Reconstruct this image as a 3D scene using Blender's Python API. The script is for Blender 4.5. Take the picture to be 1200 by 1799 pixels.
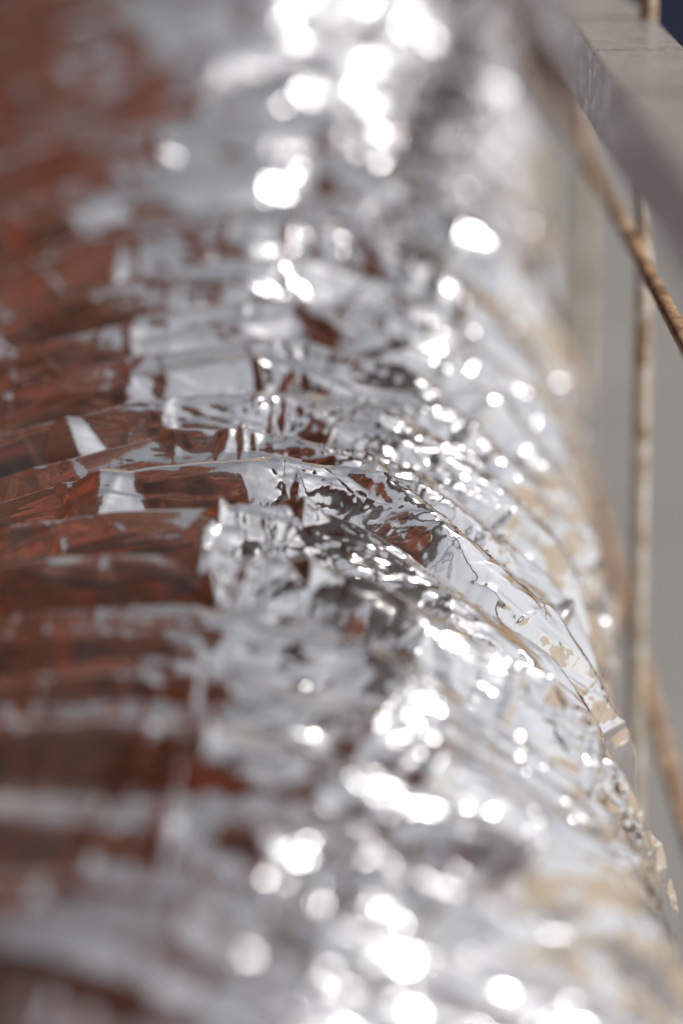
import bpy, bmesh, math, random
import numpy as np
from mathutils import Vector, Matrix

sc = bpy.context.scene
for o in list(bpy.data.objects):
    bpy.data.objects.remove(o)
R_ = math.radians

# ------------------------------------------------------------------ camera
PITCH = R_(19.0)
ZC = 0.74                                   # height of the duct's crown where the lens is focused
FOCUS = 1.70
fwd = Vector((0, math.cos(PITCH), -math.sin(PITCH)))
upv = Vector((0, math.sin(PITCH), math.cos(PITCH)))
rgt = Vector((1, 0, 0))
AIM = Vector((0.060, 0.0, ZC - 0.012))
CAM = AIM - FOCUS * fwd
cd = bpy.data.cameras.new('camera')
cam = bpy.data.objects.new('camera', cd)
sc.collection.objects.link(cam)
cam.location = CAM
cam.rotation_euler = (math.pi / 2 - PITCH, 0, 0)
cd.sensor_fit = 'VERTICAL'
cd.sensor_height = 36.0
cd.sensor_width = 24.0
cd.lens = 85.0
cd.clip_start = 0.02
cd.clip_end = 500.0
cd.dof.use_dof = True
cd.dof.focus_distance = FOCUS
cd.dof.aperture_fstop = 1.15
cd.dof.aperture_blades = 0
sc.camera = cam

# ------------------------------------------------------------------ light
SUN_EL, SUN_AZ = R_(49), R_(108)              # azimuth from +Y (away from camera) towards +X (right)
world = bpy.data.worlds.new('World')
sc.world = world
world.use_nodes = True
nt = world.node_tree
nt.nodes.clear()
sky = nt.nodes.new('ShaderNodeTexSky')
sky.sky_type = 'NISHITA'
sky.sun_disc = False
sky.sun_elevation = SUN_EL
sky.sun_rotation = SUN_AZ
sky.air_density = 1.0
sky.dust_density = 1.2
sky.ozone_density = 0.4
bg = nt.nodes.new('ShaderNodeBackground')
bg.inputs['Strength'].default_value = 0.070
wo = nt.nodes.new('ShaderNodeOutputWorld')
hsv = nt.nodes.new('ShaderNodeHueSaturation')     # the milky, nearly colourless sky of the photograph
hsv.inputs['Saturation'].default_value = 0.20
nt.links.new(sky.outputs[0], hsv.inputs['Color'])
nt.links.new(hsv.outputs[0], bg.inputs[0])
nt.links.new(bg.outputs[0], wo.inputs[0])
sl = bpy.data.lights.new('sun', 'SUN')
sl.energy = 3.2
sl.angle = R_(0.53)
sl.color = (1.0, 0.965, 0.92)
sun = bpy.data.objects.new('sun', sl)
sc.collection.objects.link(sun)
sdir = Vector((math.sin(SUN_AZ) * math.cos(SUN_EL), math.cos(SUN_AZ) * math.cos(SUN_EL), math.sin(SUN_EL)))
sun.rotation_euler = sdir.to_track_quat('Z', 'Y').to_euler()
sun.location = sdir * 30
vs = sc.view_settings
vs.view_transform = 'Standard'
vs.look = 'None'
vs.exposure = 0.46
vs.gamma = 1.0
vs.use_curve_mapping = False
cy = sc.cycles
cy.use_denoising = True
try:
    cy.denoiser = 'OPENIMAGEDENOISE'
    cy.denoising_input_passes = 'RGB_ALBEDO_NORMAL'
except Exception:
    pass
cy.use_adaptive_sampling = False
cy.max_bounces = 8
cy.glossy_bounces = 5
cy.diffuse_bounces = 2
cy.caustics_reflective = False
cy.caustics_refractive = False
cy.sample_clamp_direct = 22.0
cy.sample_clamp_indirect = 6.0

# ------------------------------------------------------------------ helpers
def mat(name):
    m = bpy.data.materials.new(name)
    m.use_nodes = True
    n = m.node_tree
    n.nodes.clear()
    out = n.nodes.new('ShaderNodeOutputMaterial')
    b = n.nodes.new('ShaderNodeBsdfPrincipled')
    n.links.new(b.outputs[0], out.inputs[0])
    return m, n, b

def ramp(n, src, stops):
    r = n.nodes.new('ShaderNodeValToRGB')
    el = r.color_ramp.elements
    while len(el) < len(stops):
        el.new(0.5)
    for e, (p, c) in zip(el, stops):
        e.position = p
        e.color = (*c, 1)
    n.links.new(src, r.inputs[0])
    return r.outputs[0]

def noise(n, scale, detail=4, rough=0.55, vec=None, dist=0.0):
    t = n.nodes.new('ShaderNodeTexNoise')
    t.inputs['Scale'].default_value = scale
    t.inputs['Detail'].default_value = detail
    t.inputs['Roughness'].default_value = rough
    t.inputs['Distortion'].default_value = dist
    if vec is not None:
        n.links.new(vec, t.inputs['Vector'])
    return t.outputs[0]

def objco(n, scale=(1, 1, 1)):
    c = n.nodes.new('ShaderNodeTexCoord')
    mp = n.nodes.new('ShaderNodeMapping')
    mp.inputs['Scale'].default_value = scale
    n.links.new(c.outputs['Object'], mp.inputs[0])
    return mp.outputs[0]

def bump(n, b, src, strength, dist):
    bp = n.nodes.new('ShaderNodeBump')
    bp.inputs['Strength'].default_value = strength
    bp.inputs['Distance'].default_value = dist
    n.links.new(src, bp.inputs['Height'])
    n.links.new(bp.outputs[0], b.inputs['Normal'])

def link(name, me, m, parent=None, label=None, cat=None, group=None, kind=None):
    o = bpy.data.objects.new(name, me)
    sc.collection.objects.link(o)
    if m and me is not None:
        me.materials.append(m)
    if parent:
        o.parent = parent
    for k, v in (('label', label), ('category', cat), ('group', group), ('kind', kind)):
        if v:
            o[k] = v
    return o

def grid_mesh(name, P, close_u=False, smooth=True):
    """P: (rows, cols, 3) array -> quad mesh."""
    r, c, _ = P.shape
    cc = c if close_u else c - 1
    i = np.arange(r - 1)[:, None] * c
    j = np.arange(cc)[None, :]
    j2 = (j + 1) % c
    q = np.stack([i + j, i + j2, i + c + j2, i + c + j], -1).reshape(-1, 4).astype(np.int32)
    me = bpy.data.meshes.new(name)
    nf = len(q)
    me.vertices.add(r * c)
    me.vertices.foreach_set('co', P.reshape(-1).astype(np.float32))
    me.loops.add(nf * 4)
    me.loops.foreach_set('vertex_index', q.reshape(-1))
    me.polygons.add(nf)
    me.polygons.foreach_set('loop_start', np.arange(nf, dtype=np.int32) * 4)
    me.polygons.foreach_set('use_smooth', np.full(nf, smooth))
    me.update(calc_edges=True)
    return me

def bm_mesh(name, bm, smooth=False):
    me = bpy.data.meshes.new(name)
    bmesh.ops.recalc_face_normals(bm, faces=bm.faces[:])
    bm.to_mesh(me)
    bm.free()
    if smooth:
        for p in me.polygons:
            p.use_smooth = True
    return me

def box_bm(x0, x1, y0, y1, z0, z1, bev=0.0):
    bm = bmesh.new()
    bmesh.ops.create_cube(bm, size=1)
    for v in bm.verts:
        v.co = Vector((x0 + (v.co.x + .5) * (x1 - x0), y0 + (v.co.y + .5) * (y1 - y0), z0 + (v.co.z + .5) * (z1 - z0)))
    if bev:
        bmesh.ops.bevel(bm, geom=bm.edges[:], offset=bev, segments=2, affect='EDGES')
    return bm

def pix(x, y, depth):
    """point at a pixel of the 1200x1799 photograph and a depth along the lens axis (layout only)"""
    f = 85.0 / 36.0 * 1799
    return CAM + fwd * depth + rgt * ((x - 600) / f * depth) + upv * ((899.5 - y) / f * depth)

# ------------------------------------------------------------------ materials
def concrete():
    m, n, b = mat('concrete')
    co = objco(n)
    c = ramp(n, noise(n, 0.9, 8, 0.6, co), [(0.3, (0.158, 0.153, 0.147)), (0.7, (0.237, 0.230, 0.222))])
    n.links.new(c, b.inputs['Base Color'])
    b.inputs['Roughness'].default_value = 0.9
    bump(n, b, noise(n, 60, 5, 0.6, co), 0.4, 0.004)
    return m

def foil():
    m, n, b = mat('aluminised_foil')
    co = objco(n)
    b.inputs['Base Color'].default_value = (0.915, 0.90, 0.915, 1)
    # a thin, patchy film of dust dulls the metal
    d = ramp(n, noise(n, 9, 7, 0.7, co, 0.4), [(0.38, (0.995,) * 3), (0.75, (0.955,) * 3)])
    n.links.new(d, b.inputs['Metallic'])
    r = ramp(n, noise(n, 22, 8, 0.7, co), [(0.3, (0.05,) * 3), (0.75, (0.115,) * 3)])
    n.links.new(r, b.inputs['Roughness'])
    bump(n, b, noise(n, 160, 3, 0.5, co), 0.06, 0.0015)
    return m

def galvanised():
    m, n, b = mat('weathered_steel_rail')
    co = objco(n)
    c = ramp(n, noise(n, 18, 7, 0.65, co, 0.6), [(0.30, (0.27, 0.265, 0.265)), (0.62, (0.35, 0.345, 0.345)), (0.8, (0.41, 0.405, 0.405))])
    n.links.new(c, b.inputs['Base Color'])
    b.inputs['Metallic'].default_value = 0.4
    r = ramp(n, noise(n, 45, 5, 0.6, co), [(0.3, (0.20,) * 3), (0.7, (0.42,) * 3)])
    n.links.new(r, b.inputs['Roughness'])
    bump(n, b, noise(n, 220, 4, 0.6, co), 0.25, 0.001)
    return m

def rebar_mat(name, dark, mid, pale):
    m, n, b = mat(name)
    co = objco(n)
    c = ramp(n, noise(n, 38, 8, 0.65, co, 0.8), [(0.36, dark), (0.47, mid), (0.58, pale)])
    n.links.new(c, b.inputs['Base Color'])
    b.inputs['Metallic'].default_value = 0.2
    b.inputs['Roughness'].default_value = 0.6
    bump(n, b, noise(n, 400, 4, 0.6, co), 0.4, 0.0008)
    return m

def brown_wall_mat():
    m, n, b = mat('red_brown_wall_paint')
    co = objco(n, (1, 1, 1))
    c = ramp(n, noise(n, 0.9, 6, 0.6, co, 0.5), [(0.34, (0.018, 0.010, 0.009)), (0.44, (0.054, 0.019, 0.009)), (0.52, (0.076, 0.026, 0.010)), (0.58, (0.15, 0.022, 0.014)), (0.66, (0.21, 0.095, 0.038))])
    n.links.new(c, b.inputs['Base Color'])
    b.inputs['Roughness'].default_value = 0.95
    b.inputs['Specular IOR Level'].default_value = 0.05
    return m

def plain(name, col, rough=0.7, metal=0.0, var=0.25, scale=3.0):
    m, n, b = mat(name)
    co = objco(n)
    d = tuple(v * (1 - var) for v in col)
    l = tuple(v * (1 + var) for v in col)
    c = ramp(n, noise(n, scale, 6, 0.6, co), [(0.3, d), (0.7, l)])
    n.links.new(c, b.inputs['Base Color'])
    b.inputs['Roughness'].default_value = rough
    b.inputs['Metallic'].default_value = metal
    return m

M_con, M_foil, M_rail = concrete(), foil(), galvanised()
M_rod = rebar_mat('pale_rusted_rod', (0.26, 0.15, 0.07), (0.55, 0.47, 0.36), (0.68, 0.64, 0.58))
M_rust = rebar_mat('rusty_rebar', (0.08, 0.045, 0.026), (0.25, 0.135, 0.07), (0.46, 0.31, 0.19))
M_brown = brown_wall_mat()
M_weld = plain('dark_weld', (0.17, 0.155, 0.145), 0.8, 0.0, 0.3, 60)
M_tan = plain('tan_sand', (0.36, 0.285, 0.195), 0.85, 0, 0.15, 0.8)
M_navy = plain('navy_sheet', (0.014, 0.022, 0.060), 0.55, 0, 0.3, 2)

# ------------------------------------------------------------------ ground
bm = bmesh.new()
S = 120
bmesh.ops.create_grid(bm, x_segments=40, y_segments=40, size=S)
link('ground', bm_mesh('ground', bm), M_con, kind='structure', label='pale grey concrete ground far below the duct')

# ------------------------------------------------------------------ the foil duct
rng = np.random.default_rng(7)
TAB = rng.random(1 << 16)

def h2(i, j, seed):
    k = (i.astype(np.int64) * 73856093) ^ (j.astype(np.int64) * 19349663) ^ (seed * 83492791)
    k = (k ^ (k >> 13)) & 0xFFFF
    return TAB[k]

def smooth_noise(x, y, seed):
    i, j = np.floor(x), np.floor(y)
    fx, fy = x - i, y - j
    fx, fy = fx * fx * (3 - 2 * fx), fy * fy * (3 - 2 * fy)
    a, b = h2(i, j, seed), h2(i + 1, j, seed)
    c, d = h2(i, j + 1, seed), h2(i + 1, j + 1, seed)
    return (a + (b - a) * fx) * (1 - fy) + (c + (d - c) * fx) * fy - 0.5

def facet_noise(x, y, seed):
    """piecewise-linear value noise: flat triangles that meet in sharp creases"""
    i, j = np.floor(x), np.floor(y)
    fx, fy = x - i, y - j
    a, b = h2(i, j, seed), h2(i + 1, j, seed)
    c, d = h2(i, j + 1, seed), h2(i + 1, j + 1, seed)
    flip = h2(i, j, seed + 101) > 0.5
    t1 = np.where(fx > fy, a + (b - a) * fx + (d - b) * fy, a + (d - c) * fx + (c - a) * fy)
    t2 = np.where(fx + fy < 1, a + (b - a) * fx + (c - a) * fy, d + (c - d) * (1 - fx) + (b - d) * (1 - fy))
    return np.where(flip, t1, t2) - 0.5

RAD = 0.340
A_RIGHT, A_LEFT = 0.303, 0.475              # the soft tube sags out to the left
CX = -0.020                               # the crown line stands a little left of the aim
AX_EL, AX_AZ = R_(7.8), R_(0.7)

def centre(s):
    """centre line of the duct: rises gently away from the lens, then sinks to the ground"""
    s = np.asarray(s, float)
    x = CX + np.sin(AX_AZ) * s - 0.16 * np.clip(-s, 0, 0.8)
    y = s * np.cos(AX_EL)
    z = ZC + 0.004 - RAD + np.sin(AX_EL) * s
    over = np.clip(s - 1.9, 0, None)
    z = z - 0.16 * over ** 2
    und = np.clip(-0.9 - s, 0, None)
    z = z + 0.07 * und ** 2
    return x, y, z

PIT = 0.066
random.seed(5)
PINCH = []
for k in range(150):
    PINCH.append((random.uniform(-0.5, 1.5), random.uniform(-0.42, 0.46), random.uniform(0.008, 0.03), random.uniform(0.003, 0.010), random.uniform(-0.5, 0.5), 0.035))
PINCH.append((0.000, -0.062, 0.024, 0.012, 0.12, 0.075))
PINCH.append((-0.010, 0.060, 0.020, 0.010, -0.15, 0.05))
PINCH.append((-0.105, 0.010, 0.022, 0.012, 0.2, 0.06))
SEAM_U = 0.043
# diamond-shaped creases: straight ridges with flat sides, mostly running round the duct
KITE = []
def kites(n, s0, s1, lmin, lmax, seed, across=False):
    r = random.Random(seed)
    for _ in range(n):
        L = math.exp(r.uniform(math.log(lmin), math.log(lmax)))
        L *= 1.25
        w = L * r.uniform(0.07, 0.22)
        ang = r.gauss(0.05, 0.16) if r.random() < 0.85 else r.uniform(-1.5, 1.5)
        a = w * r.uniform(0.22, 0.6) * (1 if r.random() < 0.7 else -0.8)
        if across:                        # short folds that run along the duct, over the left half
            ang = math.pi / 2 + r.gauss(0, 0.3)
            w = L * r.uniform(0.12, 0.28)
            a = w * r.uniform(0.5, 0.85)
        KITE.append((r.uniform(s0, s1), r.uniform(-0.54, 0.05 if across else 0.58), ang, L, w * r.uniform(0.6, 1.3), w * r.uniform(0.6, 1.3), a, r.uniform(-0.6, 0.6)))
kites(800, -0.75, 1.9, 0.03, 0.10, 1)
kites(7000, 0.50, 1.9, 0.011, 0.04, 4)
kites(3200, -0.75, -0.25, 0.010, 0.04, 5)
kites(3000, -0.45, 0.75, 0.010, 0.040, 2)
kites(420, -0.7, 0.6, 0.016, 0.045, 6, True)
kites(240, 0.4, 1.9, 0.012, 0.03, 9, True)
kites(160, -0.25, 0.4, 0.008, 0.025, 7, True)
kites(3600, -0.22, 0.30, 0.005, 0.014, 8)
kites(2000, -0.22, 0.26, 0.007, 0.022, 3)

def height(s, u):
    # irregular rings
    warp = 0.42 * smooth_noise(s / 0.30, u / 0.22, 1) + 0.26 * smooth_noise(s / 0.11, u / 0.12, 2) + 0.10 * facet_noise(s / 0.05, u / 0.04, 3)
    st = np.clip(s - 0.15, 0, None)          # the duct is pulled out longer away from the lens
    stretch = 1 + np.clip(st * 1.35, 0, 1.6)
    sp = np.where(s < 0.15, s, 0.15 + np.log(1 + st * 1.35) / 1.35)
    ph = sp / PIT + 0.35 * u + warp - np.clip(0.12 + 0.5 * s, 0, 0.55) * np.clip(u - 0.05, -1, 0) / (PIT * stretch)
    k = np.floor(ph)
    f = ph - k
    amp = 0.0260 + 0.012 * (h2(k, k * 0 + 3, 11) - 0.5) + 0.014 * smooth_noise(k * 3.1, u / 0.14, 4)
    skew = 0.60 + 0.3 * (h2(k, k * 0, 12) - 0.5) + 0.25 * smooth_noise(k * 5.3, u / 0.09, 14)
    g = np.where(f < skew, f / skew, (1 - f) / (1 - skew))
    flank = 1 - 0.45 * np.clip((np.abs(u) - 0.28) / 0.2, 0, 1)
    amp = amp * flank * np.clip(stretch, 1, 2.1) ** 0.9
    h = amp * (1 - (1 - g) ** 1.7) * 1.2
    # some rings carry a second, smaller fold
    f2 = (ph * 2.3 + 1.3 * smooth_noise(s / 0.1, u / 0.10, 5)) % 1.0
    h += 0.0065 * np.clip(0.5 + smooth_noise(s / 0.12, u / 0.15, 6) * 2, 0, 1) * (1 - np.abs(2 * f2 - 1))
    # crumple mask: calm sheets and crushed places
    mask = np.clip(0.78 + 1.9 * smooth_noise(s / 0.09, u / 0.11, 7) + 0.6 * np.clip(u, 0, 1), 0.16, 1.3)
    mask *= 1 - 0.55 * np.exp(-((s - 0.01) / 0.11) ** 4 - ((u + 0.16) / 0.20) ** 4)
    calm = 1 - 0.5 * np.clip((0.08 - u) / 0.10, 0, 1)
    mask *= calm
    wx = s + 0.004 * smooth_noise(s / 0.03, u / 0.05, 8)
    wu = u + 0.010 * smooth_noise(s / 0.04, u / 0.06, 9)
    h += mask * 0.0070 * facet_noise(wx / 0.022 + 0.25 * wu / 0.05, wu / 0.11, 20)
    h += mask * 0.0036 * facet_noise(wx / 0.012 - 0.2 * wu / 0.05, wu / 0.055, 21)
    h += mask * 0.0014 * facet_noise(wx / 0.008, wu / 0.016, 22)
    h += mask * 0.0007 * facet_noise(wx / 0.0045, wu / 0.006, 23)
    h += mask * 0.0026 * facet_noise(wx / 0.0075 + 0.35 * wu / 0.06, wu / 0.075, 25)
    h += 0.0040 * facet_noise(wx / 0.030, wu / 0.07, 24)
    # tent-shaped pinches that run down into the valleys
    for (ps, pu, w, a, sl_, L) in PINCH:
        i0, i1 = np.searchsorted(s[:, 0], [ps - 0.012, ps + L])
        if i1 <= i0:
            continue
        sv, uv = s[i0:i1], u[i0:i1]
        t = np.clip((ps + L - sv) / L, 0, 1) * np.clip((sv - ps + 0.012) / 0.012, 0, 1)
        du = np.abs(uv - pu - sl_ * (sv - ps))
        h[i0:i1] += a * np.clip(1 - du / (w * np.clip(t, 0.05, 1)), 0, 1) * t
    regular = u.shape[1] > 50
    hk = np.zeros_like(h)
    for (ks, ku, ang, L, w1, w2, a, off) in KITE:
        i0, i1 = np.searchsorted(s[:, 0], [ks - L, ks + L])
        j0, j1 = np.searchsorted(u[0], [ku - L, ku + L]) if regular else (0, u.shape[1])
        if i1 <= i0 or j1 <= j0:
            continue
        ds, du = s[i0:i1, j0:j1] - ks, u[i0:i1, j0:j1] - ku
        ca, sa = math.cos(ang), math.sin(ang)
        q = du * ca + ds * sa
        p = ds * ca - du * sa
        q = np.where(q > off * L, (q - off * L) / (L * (1 - off)), (off * L - q) / (L * (1 + off)))
        p = np.where(p > 0, p / w1, -p / w2)
        hk[i0:i1, j0:j1] += a * np.clip(1 - p - q, 0, 1)
    return h + hk * np.clip(0.25 + mask, 0.25, 1.2) * (0.35 + 0.65 * calm)

def surf(s, u, off=0.0):
    th = u / RAD
    r = RAD - 0.018 + height(s, u) + off
    cx, cyy, cz = centre(s)
    e = AX_EL
    k = np.where(th > 0, A_RIGHT + 0.27 * np.clip(-s, 0, 0.8), A_LEFT) / RAD
    rx, rz = r * np.sin(th) * k, r * np.cos(th)
    return np.stack([cx + rx, cyy - rz * np.sin(e), cz + rz * np.cos(e)], -1)

def spans(lst):
    a = []
    for x0, x1, st in lst:
        a.append(np.arange(x0, x1 - 1e-9, st))
    return np.unique(np.round(np.concatenate(a + [[lst[-1][1]]]), 6))

s_ax = spans([(-1.6, -0.75, 0.02), (-0.75, -0.28, 0.0024), (-0.28, 0.30, 0.0011), (0.30, 0.75, 0.0018), (0.75, 1.7, 0.0025), (1.7, 3.6, 0.03)])
HU = math.pi * RAD
u_ax = spans([(-HU, -0.54, 0.008), (-0.54, 0.58, 0.0014), (0.58, HU - 0.004, 0.008)])[:-1]
SS, UU = np.meshgrid(s_ax, u_ax, indexing='ij')
P = surf(SS, UU)
print('duct grid', P.shape)
duct = link('foil_duct', None, None, label='crumpled silver foil flexible duct running away beside the steel railing', cat='duct')
base = Vector((0, 0, 0))
sleeve = link('foil_sleeve', grid_mesh('foil_sleeve', P, close_u=True), M_foil, duct)
# lap seam: the loose edge of the foil sheet that runs along the top of the duct
s2 = spans([(-1.5, -0.3, 0.006), (-0.3, 0.4, 0.0014), (0.4, 3.5, 0.006)])
v = np.array([0, .0015, .003, .0045, .006, .0075, .009, .0105, .012])
S2, V2 = np.meshgrid(s2, v, indexing='ij')
wob = 0.004 * smooth_noise(s2 / 0.05, s2 * 0, 31) + 0.012 * smooth_noise(s2 / 0.25, s2 * 0, 32)
U2 = SEAM_U + wob[:, None] + V2
lift = 0.0012 + 0.0035 * np.clip(smooth_noise(S2 / 0.02, V2 * 0, 33) + 0.2, 0, 1) * (V2 / 0.012)
seam = link('lap_seam', grid_mesh('lap_seam', surf(S2, U2, lift)), M_foil, duct)

# ------------------------------------------------------------------ railing
rail_vp = Vector(fwd + rgt * ((690 - 600) / 4248) + upv * ((899.5 + 382) / 4248)).normalized()
rail_dir = rail_vp
def frame_along(d):
    d = d.normalized()
    x = d.cross(Vector((0, 0, 1))).normalized()
    z = x.cross(d).normalized()
    return x, d, z

railing = link('steel_railing', None, None, label='grey steel railing with rusty rebar uprights on the duct\'s right side', cat='railing')

def rail_profile(name, origin, d, t0, t1, w, hgt, n=60):
    x, y, z = frame_along(d)
    bv = 0.0028
    prof = [(-w / 2 + bv, 0), (w / 2 - bv, 0), (w / 2 - bv * .3, -bv * .3), (w / 2, -bv), (w / 2, -hgt + bv), (w / 2 - bv, -hgt), (-w / 2 + bv, -hgt), (-w / 2, -hgt + bv), (-w / 2, -bv), (-w / 2 + bv * .3, -bv * .3)]
    ts = np.linspace(t0, t1, n)
    Pp = np.zeros((n, len(prof), 3))
    for i, t in enumerate(ts):
        o = origin + y * t
        for j, (a, b) in enumerate(prof):
            q = o + x * (a + 0.0006 * math.sin(t * 9)) + z * b
            Pp[i, j] = q
    me = grid_mesh(name, Pp, close_u=True, smooth=False)
    return me

RP = pix(1036, 80, FOCUS)          # top left edge of the rail where it is sharp
rx, ry, rz = frame_along(rail_dir)
RW, RH = 0.066, 0.053
org = RP + rx * (RW / 2)
top_rail = link('top_rail', rail_profile('top_rail', org, rail_dir, -2.6, 2.2, RW, RH), M_rail, railing)

for t, sk, wd in ((-0.03, 0.10, 0.0030),):
    Pp = np.zeros((30, 7, 3))
    for i in range(30):
        a_ = -RW / 2 + 0.003 + (RW - 0.006) * i / 29
        for j in range(7):
            ph_ = math.pi * j / 6
            ww = wd * (1 + 0.06 * math.sin(i * 1.9 + t * 90))
            q_ = org + ry * (t + sk * a_ + 0.0007 * math.sin(i * 1.3) + ww * math.cos(ph_)) + rx * a_ + rz * (0.0010 * math.sin(ph_) - 0.0001)
            Pp[i, j] = q_
    link('weld_seam', grid_mesh('weld_seam', Pp), M_weld, railing)

def rebar(name, p0, p1, rad, pitch=0.0075, rib=0.0009, step=0.0012, ns=14, ribs=True):
    p0, p1 = Vector(p0), Vector(p1)
    d = (p1 - p0)
    L = d.length
    d.normalize()
    a = d.orthogonal().normalized()
    b = d.cross(a)
    n = max(2, int(L / step))
    t = np.linspace(0, L, n)
    ph = np.linspace(0, 2 * math.pi, ns, endpoint=False)
    T, PH = np.meshgrid(t, ph, indexing='ij')
    q = (T + 0.35 * pitch * np.abs(np.sin(PH)) * 2) / pitch % 1.0
    r = rad + (rib * np.clip(1 - np.abs(q - 0.5) / 0.22, 0, 1) * np.abs(np.sin(PH)) ** 0.5 if ribs else 0)
    r = r + rib * 0.9 * (np.abs(np.cos(PH)) > 0.97)
    r = r + 0.0003 * smooth_noise(T / 0.02, PH * 2, 41)
    A, B, D = np.array(a), np.array(b), np.array(d)
    Pp = np.array(p0) + T[..., None] * D + (r * np.cos(PH))[..., None] * A + (r * np.sin(PH))[..., None] * B
    return grid_mesh(name, Pp, close_u=True)

# horizontal rebar below the rail: sharp at photo pixel (1188, 572)
DP = pix(1188, 572, FOCUS)
dd = (pix(1012, 240, 2.40) - DP).normalized()
def d_at_x(px):
    lo, hi = -1.0, 6.0
    for _ in range(60):
        mid = (lo + hi) / 2
        p = DP + dd * mid - CAM
        x = 600 + 4248 * p.dot(rgt) / p.dot(fwd)
        if x > px:
            lo = mid
        else:
            hi = mid
    return lo
tA, tB = d_at_x(1111), d_at_x(1012)
print('rod params', tA, tB)
hor = link('cross_rod', rebar('cross_rod', DP - dd * 1.7, DP + dd * 2.0, 0.0055), M_rust, railing, label='rusty ribbed rebar running below the rail')
gap = tB - tA
for t in (tA, tB, tA - gap, tA - 2 * gap):
    q = DP + dd * t + rx * 0.0095
    lean = Vector((-0.022, 0, 1.0))
    top = q + lean * 0.34
    foot = q - lean * q.z
    link('upright_rod', rebar('upright_rod', foot, top, 0.0068, step=0.0016, rib=0.0006), M_rod, railing)
    # flat tab that holds the top rail to the upright
    at = q + lean * (org.z - RH * 0.5 - q.z)
    rp = org + ry * ((at.y - org.y) / ry.y) + rx * (RW / 2)
    if at.x - rp.x > 0.004:
        link('bracket', bm_mesh('bracket', box_bm(rp.x - 0.001, at.x, at.y - 0.012, at.y + 0.012, at.z - 0.004, at.z + 0.001, 0.0008)), M_rail, railing)
    # weld bead where the rods cross
    bm = bmesh.new()
    bmesh.ops.create_icosphere(bm, subdivisions=3, radius=0.0085)
    for vv in bm.verts:
        c = vv.co
        vv.co = c * (1 + 0.18 * math.sin(c.x * 700 + c.z * 500) * math.cos(c.y * 600))
        vv.co.z *= 1.25
    bmesh.ops.translate(bm, verts=bm.verts[:], vec=DP + dd * t + rx * 0.0045 + Vector((0, 0, -0.003)))
    link('weld_bead', bm_mesh('weld_bead', bm, True), M_rust, railing)

# lower cross rod, from the rear upright forward along the duct's side
pa = pix(1008, 750, 2.49)
d3 = (pix(1172, 1335, 2.14) - pa).normalized()
link('cross_rod', rebar('cross_rod', pa, pa + d3 * 1.4, 0.0068), M_rust, railing)
for t in (-2.5, 2.1):
    e = org + ry * t
    link('post', bm_mesh('post', box_bm(e.x - 0.02, e.x + 0.02, e.y - 0.02, e.y + 0.02, 0, e.z - RH + 0.002, 0.002)), M_rail, railing)

# ------------------------------------------------------------------ things behind and beside (mostly seen mirrored in the foil)
# dark navy sheet fence far behind
fence = link('sheet_fence', None, None, label='dark navy sheet fence standing far behind the railing', cat='fence')
FY = 6.0
for k in range(9):
    x0 = -6 + k * 2.0
    n = 41
    xs = np.linspace(x0, x0 + 1.97, n)
    zz = np.array([0.05, 1.05])
    Pp = np.zeros((2, n, 3))
    for j in range(2):
        Pp[j, :, 0] = xs
        Pp[j, :, 1] = FY + 0.018 * np.clip(2.2 * np.sin(xs * 2 * math.pi / 0.2), -1, 1)
        Pp[j, :, 2] = zz[j]
    o = link('sheet_panel', grid_mesh('sheet_panel', Pp, smooth=False), M_navy, fence)
    mo = o.modifiers.new('thickness', 'SOLIDIFY')
    mo.thickness = 0.004
    link('fence_post', bm_mesh('fence_post', box_bm(x0 - 0.045, x0 + 0.025, FY + 0.03, FY + 0.10, 0, 1.10, 0.005)), M_rail, fence)

# red-brown building on the left, its corner behind the camera
brown = link('brown_building', None, None, label='red-brown building mirrored in the left side of the foil', cat='building')
def wall_prism(pts, z1):
    w = bmesh.new()
    lo = [w.verts.new((x, y, 0)) for x, y in pts]
    hi = [w.verts.new((x, y, z1)) for x, y in pts]
    n = len(pts)
    w.faces.new(lo[::-1])
    w.faces.new(hi)
    for i in range(n):
        w.faces.new((lo[i], lo[(i + 1) % n], hi[(i + 1) % n], hi[i]))
    return bm_mesh('wall', w)
link('wall', wall_prism([(-1.15, 3.2), (-1.45, 3.2), (-1.45, -1.75), (-1.15, -1.6)], 13.5), M_brown, brown)
link('wall', wall_prism([(-1.15, -1.605), (-1.45, -1.755), (0.75, -4.15), (0.95, -3.95)], 9.5), M_brown, brown)
# strip of sand beyond the railing, to the right of the picture
bm = bmesh.new()
bmesh.ops.create_grid(bm, x_segments=2, y_segments=2, size=1)
for vv in bm.verts:
    vv.co = Vector((2.2 + (vv.co.x + 1) * 15, 2 + vv.co.y * 30, 0.004))
link('sand', bm_mesh('sand', bm), M_tan, kind='structure', label='tan sand mirrored in the right side of the foil')

# pale rendered building far ahead
bm = box_bm(-3, 16, 16, 24, 0, 13, 0.02)
link('pale_building', bm_mesh('pale_building', bm), plain('beige_render', (0.62, 0.53, 0.42), 0.85, 0, 0.1, 0.5), label='pale beige building mirrored in the top of the foil', cat='building')

# tan building ahead on the right
bm = box_bm(5.0, 15.5, 9.0, 15.2, 0, 6.0, 0.02)
link('tan_building', bm_mesh('tan_building', bm), plain('tan_render', (0.60, 0.44, 0.27), 0.85, 0, 0.15, 0.6), label='tan building mirrored in the right side of the foil', cat='building')
